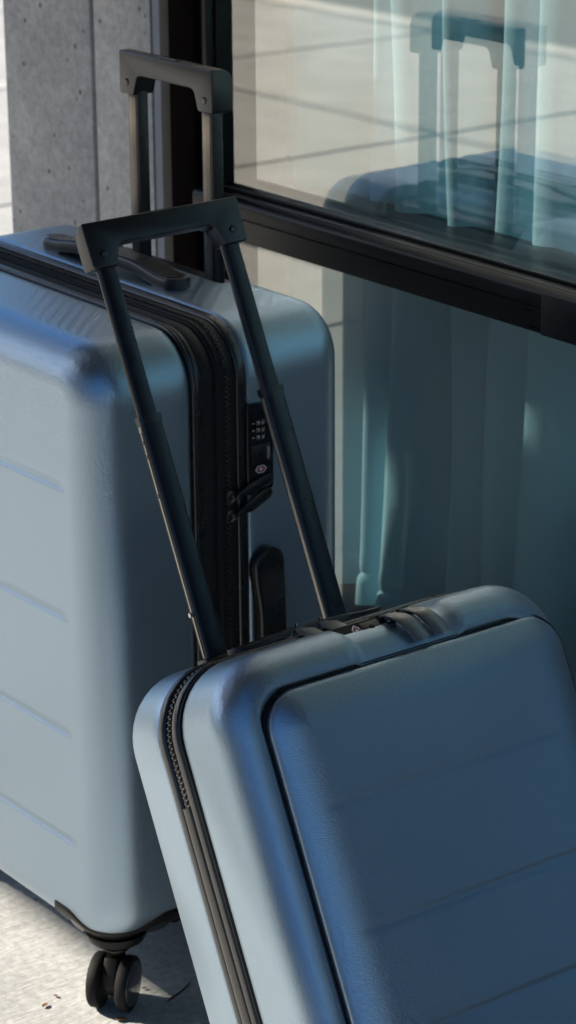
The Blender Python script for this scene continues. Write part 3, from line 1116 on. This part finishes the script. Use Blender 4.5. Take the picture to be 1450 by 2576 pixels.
def disp_front(V):
    V = V.copy()
    x, y, z = V[:, 0], V[:, 1], V[:, 2]
    face = y < 0.02
    fade = sstep(LW - 0.046, LW - 0.066, x) * sstep(0.046, 0.066, x)
    add = np.zeros(len(V))
    for gz in g_z:
        add += groove(z - gz, 0.0105, 0.0034, 0.0020)
    V[:, 1] += np.where(face, add * fade * (1 - sstep(0.0, 0.012, y)), 0)
    # faint crown of the moulded panel
    cx = (x - LW / 2) / (LW / 2)
    cz = (z - LZ0 - LH / 2) / (LH / 2)
    V[:, 1] -= np.where(y < 0.06, 0.004 * np.clip(1 - cx ** 2, 0, 1) * np.clip(1 - cz ** 2, 0, 1), 0)
    return V


build('front_shell', shell_mb(LW, LH, LR, LZ0, pf, LTX, LTZ, disp_front), M_SHELL, large, angle=60)
rb = 0.034
pb = [(0.008, 0.188), (0.004, 0.1885), (0.0012, 0.190), (0.0, 0.193)] + [(0, y) for y in np.arange(0.197, LT - rb, 0.004)]
pb += arc_prof(rb, rb, LT, -1, 10) + [(rb + 0.003, LT)]
TRX0, TRX1 = LW - 0.405, LW - 0.152      # trolley well along local x


def disp_back(V):
    V = V.copy()
    x, y, z = V[:, 0], V[:, 1], V[:, 2]
    top = z > LZ0 + LH - 0.03
    fx = sstep(TRX0, TRX0 + 0.012, x) * sstep(TRX1, TRX1 - 0.012, x)
    fy = sstep(0.268, 0.276, y)
    V[:, 2] -= np.where(top, 0.017 * fx * fy, 0)
    return V


LTXb = tvals(LW - 2 * LR, 0.006)
LTZb = tvals(LH - 2 * LR, 0.02)
build('back_shell', shell_mb(LW, LH, LR, LZ0, pb, LTXb, LTZb, disp_back), M_SHELL, large, angle=60)
tray = MB().box((TRX0 + 0.008, 0.2745, LZ0 + LH - 0.05), (TRX1 - 0.008, 0.3145, LZ0 + LH - 0.0125))
build('trolley_well', tray, M_PLASTIC, large, bevel=0.003)
TX, TZ = tvals(LW - 2 * LR, 0.02), tvals(LH - 2 * LR, 0.02)


def trim_sec(y0, y1, out, inn, rr=0.0015):
    return [(inn, y0), (-out + rr, y0), (-out + rr * 0.3, y0 + rr * 0.3), (-out, y0 + rr), (-out, y1 - rr), (-out + rr * 0.3, y1 - rr * 0.3), (-out + rr, y1), (inn, y1)]


def lband(name, sec, mat, parent=large, angle=50):
    return build(name, band_mb(LW, LH, LR, LZ0, sec, TX, TZ), mat, parent, angle=angle)


lband('rubber_trim', trim_sec(0.1215, 0.1262, 0.0012, 0.012, 0.0018), M_RUBBER)
lband('rubber_trim', trim_sec(0.1264, 0.1335, -0.0008, 0.012), M_RUBBER)
lband('cloth_gusset', [(0.014, 0.1330), (0.0035, 0.1330), (0.0018, 0.1375), (0.0018, 0.146), (0.0040, 0.1495), (0.0046, 0.1525), (0.014, 0.1525)], M_FABRIC)
lband('zip_tape', [(0.014, 0.1520), (0.0030, 0.1520), (0.0018, 0.1565), (0.0018, 0.1745), (0.0030, 0.178), (0.014, 0.178)], M_TAPE)
tag(build('zip_teeth', teeth_mb(LW, LH, LR, LZ0, 0.0012, 0.1650), M_TOOTH, large, angle=40), kind='stuff')
lband('zip_tape_edge', trim_sec(0.1555, 0.1575, -0.0008, 0.006, 0.0006), M_TAPE)
lband('rubber_trim', trim_sec(0.1760, 0.1885, 0.0008, 0.012, 0.0022), M_RUBBER)
# inner core that closes the case
build('inner_lining', band_mb(LW, LH, LR, LZ0, [(0.012, 0.10), (0.012, 0.22), (0.03, 0.22), (0.03, 0.10)], TX, TZ), M_FABRIC, large)

# side lock on the right side: local frame x across (world +y), y along (world +z), z out (world +x)
ML = Matrix(((0, 0, 1, LW + 0.0005), (1, 0, 0, 0.2025), (0, 1, 0, 0.6205), (0, 0, 0, 1)))
lock_unit(large, ML, 0.0165, 0.0475)


def pull_matrix(o, d, n):
    d = Vector(d).normalized()
    n = (Vector(n) - d * Vector(n).dot(d)).normalized()
    s = n.cross(d)
    return Matrix(((d.x, s.x, n.x, o[0]), (d.y, s.y, n.y, o[1]), (d.z, s.z, n.z, o[2]), (0, 0, 0, 1)))


for zs, zt_ in ((0.5725, 0.5845), (0.5521, 0.5705)):
    zip_slider(large, pull_matrix((LW + 0.0005, 0.1650, zs), (0, 0, 1), (1, 0, 0)))
    zip_pull(large, pull_matrix((LW + 0.0055, 0.1690, zs + 0.0015), (0.00, 0.046, zt_ - zs), (1, 0, 0)), L=0.049, wd=0.0125)
# carry handles
strap_handle(large, lambda s, a, u: (LW + u, 0.2085 + a, 0.39 + s), 0.122, 0.038, 0.006)
strap_handle(large, lambda s, a, u: (LW - 0.2865 + s, 0.222 + a, LZ0 + LH + u), 0.132, 0.032, 0.007)
# trolley
trolley(large, LW - 0.3585, LW - 0.1835, 0.2865, 0.0185, 0.73, 0, 0.9705, zbar_h=0.047, low_tubes=False, upw=0.021)

# corner guards round the lower corners
ARC = {0: None}


def inside_large(x, y, z):
    # local coordinates
    if y < r:
        q = max(-1, min(1, 1 - y / r))
        d = r * (1 - math.sqrt(max(0, 1 - q * q)))
    elif y > LT - rb:
        q = max(-1, min(1, 1 - (LT - y) / rb))
        d = rb * (1 - math.sqrt(max(0, 1 - q * q)))
    else:
        d = 0
    if y < 0 or y > LT:
        return False
    R_ = max(LR - d, 0.0015)
    x0, x1, za, zb = d, LW - d, LZ0 + d, LZ0 + LH - d
    if x < x0 or x > x1 or z < za or z > zb:
        return False
    cx = min(max(x, x0 + R_), x1 - R_)
    cz = min(max(z, za + R_), zb - R_)
    return (x - cx) ** 2 + (z - cz) ** 2 <= R_ * R_


def surf_hit(px, py, z, dx, dy):
    """march inwards along (dx, dy) at height z until inside"""
    s = 0.0
    while s < 0.08:
        if inside_large(px + dx * s, py + dy * s, z):
            lo, hi = max(0, s - 0.001), s
            for _ in range(10):
                m = (lo + hi) / 2
                if inside_large(px + dx * m, py + dy * m, z):
                    hi = m
                else:
                    lo = m
            return hi
        s += 0.001
    return 0.08


def guard(parent, sx, sy):
    """sx: +1 right end, -1 left; sy: -1 front, +1 back"""
    def plan(s):
        # outline walk round the vertical corner edge, s<0 along the broad face, s>0 along the side
        rc = 0.050
        L = rc * PI / 4
        if abs(s) <= L:
            a = s / rc
            # outward direction turns from broad-face normal to side normal
            th = -PI / 4 + a
            n = (math.cos(th), math.sin(th))        # front-right corner: normal between -y and +x
            c = (LW - rc, rc)
            p = (c[0] + rc * n[0], c[1] + rc * n[1])
        elif s < 0:
            n = (0, -1)
            p = (LW - rc - (-s - L), 0)
        else:
            n = (1, 0)
            p = (LW, rc + (s - L))
        return p, n
    S = np.linspace(-0.108, 0.108, 73)
    loops = []
    for s in S:
        q = abs(s)
        zu = 0.1120 + 0.0135 * sstep(0.028, 0.070, q) - 0.026 * sstep(0.088, 0.109, q) ** 1.3
        zl = 0.0910 + 0.0150 * sstep(0.030, 0.062, q) - 0.0110 * sstep(0.072, 0.092, q)
        if q > 0.094:
            zm, hz = 0.1045, 0.0095 * math.sqrt(max(0.0, 1 - ((q - 0.094) / 0.0142) ** 2))
            zl = zm - hz
        zu = max(zu, zl + 0.0015) if q <= 0.094 else min(zu, zm + hz)
        zu = max(zu, zl + 0.0005)
        p, n = plan(s)
        col = []
        for k in range(7):
            z = zl + (zu - zl) * k / 6
            zq = max(z, 0.0995)
            px, py = p[0] + n[0] * 0.004, p[1] + n[1] * 0.004
            # mirrored copies are evaluated on the front-right corner
            h_ = surf_hit(px, py, zq, -n[0], -n[1])
            off = 0.0022 if 0 < k < 6 else 0.0004
            hx, hy = px - n[0] * (h_ - off), py - n[1] * (h_ - off)
            if sx < 0:
                hx = LW - hx
            if sy > 0:
                hy = LT - hy
            col.append((hx, hy, z))
        loops.append(col)
    mb = MB()
    mb.loft(loops, False, False)
    back = [[(p[0] - sx * 0.004, p[1] - sy * 0.004, p[2] + 0.0) for p in l] for l in loops]
    mb.loft(back[::-1], False, False)
    for k in (0, -1):
        mb.loft([[l[k] for l in loops], [l[k] for l in back]], False, False)
    mb.loft([loops[0], back[0]], False, False)
    mb.loft([loops[-1], back[-1]], False, False)
    gd_ = build('corner_guard', mb, M_HOUSING, parent, angle=50)
    # scooped recess under each arch
    for sg in (-1, 1):
        rec = MB()
        lp = []
        for s in np.linspace(0.050, 0.086, 13):
            t = (s - 0.068) / 0.018
            zc, hh_ = 0.1000, 0.0062 * math.sqrt(max(0.01, 1 - t * t))
            p, n = plan(sg * s)
            col = []
            for k in range(5):
                z = zc - hh_ + 2 * hh_ * k / 4
                zq = max(z, 0.0995)
                px, py = p[0] + n[0] * 0.004, p[1] + n[1] * 0.004
                h_ = surf_hit(px, py, zq, -n[0], -n[1])
                hx, hy = px - n[0] * (h_ - 0.0009), py - n[1] * (h_ - 0.0009)
                if sx < 0:
                    hx = LW - hx
                if sy > 0:
                    hy = LT - hy
                col.append((hx, hy, z))
            lp.append(col)
        rec.loft(lp, False, False)
        build('guard_recess', rec, M_HUB, gd_, angle=50)
    # wheel housing plate underneath
    hb = MB()
    cxp = LW - 0.055 if sx > 0 else 0.055
    cyp = 0.0465 if sy < 0 else LT - 0.0465
    hb.tube([(cxp, cyp, 0.080), (cxp, cyp, 0.0845), (cxp, cyp, 0.097)], [0.020, 0.030, 0.036], 28)
    build('wheel_housing', hb, M_HOUSING, gd_, bevel=0.001)


for sx, sy in ((1, -1), (1, 1), (-1, -1), (-1, 1)):
    guard(large, sx, sy)
caster(large, LW - 0.0575, 0.0425, 0.078, 0.0305, 37)
caster(large, LW - 0.0575, LT - 0.050, 0.078, 0.0305, 62)
caster(large, 0.0575, 0.046, 0.078, 0.0305, -20)
caster(large, 0.0575, LT - 0.050, 0.078, 0.0305, 15)
# the case closes at the bottom with a flat foot
# ------------------------------------------------------------------ SMALL SUITCASE
SW, SZT = 0.384, 0.54
SH, SR = 0.50, 0.066
SZ0 = SZT - SH
ST = 0.203
PORG = Vector((0.2155, -0.0822, 0.5091))
uA = Vector((0.057539, 0.998024, 0.025249))
vA = Vector((0.895467, -0.062775, 0.440679))
hA = Vector((-0.441393, 0.002746, 0.897310))
TS = PORG + vA * 0.112 - hA * SZT
small = empty('small_suitcase')
small.matrix_world = Matrix(((uA.x, -vA.x, hA.x, TS.x), (uA.y, -vA.y, hA.y, TS.y), (uA.z, -vA.z, hA.z, TS.z), (0, 0, 0, 1)))
tag(small, 'smaller blue cabin suitcase with a front pocket panel, leaning back against the larger one', 'suitcase')
STX = tvals(SW - 2 * SR, 0.005)
STZ = tvals(SH - 2 * SR, 0.01)
ra = 0.034


def disp_small(V):
    V = V.copy()
    x, y, z = V[:, 0], V[:, 1], V[:, 2]
    # scooped seat for the lock on the upper front edge
    fx = sstep(0.146, 0.156, x) * sstep(0.272, 0.256, x)
    fy = sstep(0.085, 0.072, y)
    up = z > SZT - 0.05
    V[:, 2] -= np.where(up, 0.0052 * fx * fy, 0)
    V[:, 1] += np.where(up, 0.0022 * fx * fy * sstep(SZT - 0.010, SZT - 0.03, z), 0)
    return V


ps = [(0.010, 0.090), (0.006, 0.0895), (0.0025, 0.0875), (0.0006, 0.084), (0, 0.079)] + [(0, y) for y in np.arange(0.075, ra + 0.001, -0.004)]
ps += arc_prof(ra, ra, 0.0, 1, 12)[0:] + [(ra + 0.0015, 0.0010), (ra + 0.002, 0.006)]
sfront = shell_mb(SW, SH, SR, SZ0, ps, STX, STZ, disp_small)
build('front_shell', sfront, M_SHELL, small, angle=60)
# front pocket panel: pillow-shaped lid standing proud of the shell, with pressed grooves
PI_ = ra + 0.0055           # inset of the lid
PW, PH, PR = SW - PI_ - 0.013, SH - 2 * PI_, SR - PI_ + 0.009
pg = [SZT - 0.147, SZT - 0.260, SZT - 0.360]
PTX = tvals(PW - 2 * PR, 0.006)
PTZ = tvals(PH - 2 * PR, 0.008, [z - SZ0 - PI_ - PR for z in pg], 0.014, 0.0016)
pp = [(0.0, 0.014), (0.0, 0.0010), (0.0, -0.0012), (0.0005, -0.0030), (0.0015, -0.0046)]
for k in range(1, 14):
    q = k / 13
    pp.append((0.0015 + 0.0415 * q, -0.0046 - 0.0110 * (1 - (1 - q) ** 2.2)))


def disp_panel(V):
    V = V.copy()
    x, y, z = V[:, 0], V[:, 1], V[:, 2]
    fade = sstep(0.022, 0.046, x) * sstep(PW - 0.022, PW - 0.044, x)
    add = np.zeros(len(V))
    for gz in pg:
        add += groove(z - gz, 0.006, 0.0080, 0.0008)
    V[:, 1] += np.where(y < -0.009, add * fade, 0)
    cx = (x - PW / 2) / (PW / 2)
    cz = (z - SZ0 - SH / 2) / (PH / 2)
    V[:, 1] -= np.where(y < -0.001, 0.004 * np.clip(1 - cx ** 2, 0, 1) * np.clip(1 - cz ** 2, 0, 1), 0)
    return V


pm = shell_mb(PW, PH, PR, SZ0 + PI_, pp, PTX, PTZ, disp_panel)
pm.v = [(x + PI_, y, z) for x, y, z in pm.v]
build('front_panel', pm, M_SHELL, small, angle=60)
# dark gasket lying in the gap round the panel
e_ = 0.0042
gk = band_mb(PW + 2 * e_, PH + 2 * e_, PR + e_, SZ0 + PI_ - e_, [(0.0, 0.012), (0.0, 0.0030), (0.0006, 0.0014), (0.0016, 0.0012), (0.0021, 0.0030), (0.0027, 0.0012), (0.0036, 0.0014), (0.0040, 0.012)], PTX, PTZ)
gk.v = [(x + PI_ - e_, y, z) for x, y, z in gk.v]
build('panel_gasket', gk, M_RUBBER, small, angle=50)
sb = [(0.008, 0.130), (0.004, 0.1305), (0.0012, 0.132), (0, 0.135), (0, 0.15), (0, 0.165), (0, 0.178)] + arc_prof(0.022, 0.024, ST, -1, 8) + [(0.026, ST)]
build('back_shell', shell_mb(SW, SH, SR, SZ0, sb, tvals(SW - 2 * SR, 0.012), tvals(SH - 2 * SR, 0.02)), M_SHELL, small, angle=60)
SX, SZ_ = tvals(SW - 2 * SR, 0.012), tvals(SH - 2 * SR, 0.012)


def sband(name, sec, mat, angle=50):
    return build(name, band_mb(SW, SH, SR, SZ0, sec, SX, SZ_), mat, small, angle=angle)


sband('rubber_trim', trim_sec(0.0885, 0.0915, 0.0000, 0.012, 0.0012), M_GASKET)
sband('rubber_trim', trim_sec(0.0917, 0.1035, 0.0016, 0.012, 0.0028), M_RUBBER)
sband('rubber_trim', trim_sec(0.1185, 0.1295, 0.0018, 0.012, 0.0028), M_RUBBER)
sband('zip_tape', [(0.012, 0.1037), (0.0020, 0.1037), (0.0016, 0.1060), (0.0016, 0.1160), (0.0020, 0.1183), (0.012, 0.1183)], M_TAPE)
zend = SZT - 0.120
tag(build('zip_teeth', teeth_mb(SW, SH, SR, SZ0, 0.0008, 0.1110, keep=lambda x, z: z > zend, step=0.0027, size=0.0021), M_TOOTH, small, angle=40), kind='stuff')
build('inner_lining', band_mb(SW, SH, SR, SZ0, [(0.010, 0.07), (0.010, 0.15), (0.03, 0.15), (0.03, 0.07)], SX, SZ_), M_FABRIC, small)
# moulded cover strips that close the lower ends of the zip
for sd in (0, 1):
    mb = MB()
    loops = []
    for z in np.linspace(zend, SZ0 + 0.07, 24):
        t = (zend - z) / (zend - SZ0 - 0.07)
        w2 = 0.0068 + 0.0022 * t
        sec = []
        for k in range(9):
            a = PI * k / 8
            sec.append((-0.0024 * math.sin(a) - 0.0006, 0.1110 - math.cos(a) * w2))
        sec += [(0.004, 0.1110 + w2), (0.004, 0.1110 - w2)]
        loops.append([((a if sd == 0 else SW - a), b, z) for a, b in sec])
    mb.loft(loops, True, True)
    build('zip_end_cover', mb, M_RUBBER, small, angle=50)
# combination lock lying in the scooped seat, zip pulls and pocket pulls
c_, s_ = math.cos(math.radians(-38)), math.sin(math.radians(-38))
# plate: local x -> depth (towards front, -y), y -> along -x of the case, z -> out
nz_ = Vector((0, -math.sin(math.radians(52)), math.cos(math.radians(52))))
ax_x = Vector((0, -nz_.z, nz_.y))
ax_x = Vector((0, -math.cos(math.radians(52)), -math.sin(math.radians(52))))
ay_ = nz_.cross(ax_x)
o_ = Vector((0.193, 0.0235, SZT - 0.0100))
MS = Matrix(((ax_x.x, ay_.x, nz_.x, o_.x), (ax_x.y, ay_.y, nz_.y, o_.y), (ax_x.z, ay_.z, nz_.z, o_.z), (0, 0, 0, 1)))
lock_unit(small, MS, 0.0105, 0.046)
for xs_, d in ((0.160, (-0.16, -1.0, -0.26)), (0.187, (-0.20, -1.0, -0.24))):
    zip_slider(small, pull_matrix((xs_, 0.1110, SZT + 0.0012), (1, 0, 0), (0, 0, 1)))
    zip_pull(small, pull_matrix((xs_, 0.1040, SZT + 0.0085), d, (0, 0, 1)), L=0.056, wd=0.0165, mat=M_PULL)
for xs_ in (0.2035, 0.2270):
    mb = MB()
    loops = []
    for k in range(25):
        t = k / 24
        a = math.radians(4 + 80 * t)
        cy_, cz_ = ra, SZT - ra
        rr = ra + 0.0022 + 0.0030 * math.sin(PI * t) ** 2 - 0.0030 * (1 - t)
        yy, zz = cy_ - rr * math.sin(a), cz_ + rr * math.cos(a)
        n_ = Vector((0, -math.sin(a), math.cos(a)))
        hw = 0.0062 + 0.0025 * sstep(0.1, 0.5, t)
        xo = xs_ + 0.018 * t
        sec = []
        for (w_, q) in ((-1, -0.0012), (-1, 0.0004), (-0.7, 0.0013), (0.7, 0.0013), (1, 0.0004), (1, -0.0012)):
            sec.append((xo + w_ * hw, yy + n_.y * q, zz + n_.z * q))
        loops.append(sec)
    mb.loft(loops, True, True)
    build('pocket_zip_pull', mb, M_PULL, small, angle=40)
    cl = MB()
    yy, zz = 0.018, SZT - 0.002
    build('pull_clip', MB().box((xs_ - 0.0075, 0.026, SZT - 0.006), (xs_ + 0.0085, 0.038, SZT + 0.0012)), M_GLOSS, small, bevel=0.0015)
# top carry handle on the back half
strap_handle(small, lambda s, a, u: (SW / 2 + 0.006 + s, 0.156 + a, SZT + u * 0.55), 0.088, 0.026, 0.005)
# trolley with sockets
gx0, gx1 = 0.0970, 0.2740
trolley(small, gx0, gx1, 0.1855, 0.0130, SZT - 0.03, SZT + 0.241, SZT + 0.437, zbar_h=0.046, colw=0.0232, upw=0.0195)
for cx in (gx0 + 0.006 + 0.0116, gx1 - 0.006 - 0.0116):
    b = MB().box((cx - 0.0165, 0.1815, SZT - 0.015), (cx + 0.0165, 0.2025, SZT + 0.0045))
    build('pole_socket', b, M_PLASTIC, small, bevel=0.003)
for cx, cy, a in ((0.05, 0.048, 20), (SW - 0.05, 0.048, -25), (0.05, ST - 0.046, 80), (SW - 0.05, ST - 0.046, 60)):
    caster(small, cx, cy, 0.047, 0.0205, a)

# ------------------------------------------------------------------ LITTER ON THE SLAB


def leaf(x, y, L, w, rz, label, curl=0.3):
    mb = MB()
    loops = []
    for k in range(9):
        t = k / 8
        hw = w / 2 * math.sin(PI * (0.06 + 0.9 * t)) ** 0.8
        zz = 0.0018 + L * curl * (t - 0.5) ** 2
        loops.append([(L * (t - 0.5), -hw, zz + hw * 0.5), (L * (t - 0.5), 0, zz), (L * (t - 0.5), hw, zz + hw * 0.35), (L * (t - 0.5), 0, zz - 0.0006)])
    mb.loft(loops, True, True)
    o = build('fallen_leaf', mb, M_LEAF, angle=60)
    o.location = (x, y, 0.0)
    o.rotation_euler = (0, 0, rz)
    tag(o, label, 'leaf')


def gp(px, py):
    d = cF + cR2 * ((px - 725) / FPX) + cU2 * ((1288 - py) / FPX)
    t = -CPOS[2] / d.z
    return CPOS[0] + d.x * t, CPOS[1] + d.y * t


leaf(*gp(305, 2569), 0.013, 0.007, 0.9, 'largest curled brown leaf, on the concrete just below the wheel')
leaf(*gp(114, 2533), 0.009, 0.006, 2.0, 'small brown leaf scrap well to the left of the wheel')
leaf(*gp(141, 2509), 0.006, 0.004, 0.4, 'tiny orange leaf scrap on the sunlit concrete left of the wheel')
leaf(*gp(364, 2489), 0.006, 0.004, 1.2, 'tiny yellow-brown leaf scrap in the lit wedge right of the wheel')
tw = MB()
tp = [gp(*p) for p in ((421, 2523), (436, 2518), (452, 2507), (466, 2489), (481, 2467))]
tw.tube([(x, y, 0.0022 + 0.003 * math.sin(i * 1.1)) for i, (x, y) in enumerate(tp)], [0.0009, 0.0012, 0.0012, 0.001, 0.0006], 7)
tag(build('twig', tw, M_TWIG, angle=60), 'thin curved dark twig lying in the shadow beside the smaller suitcase', 'twig')
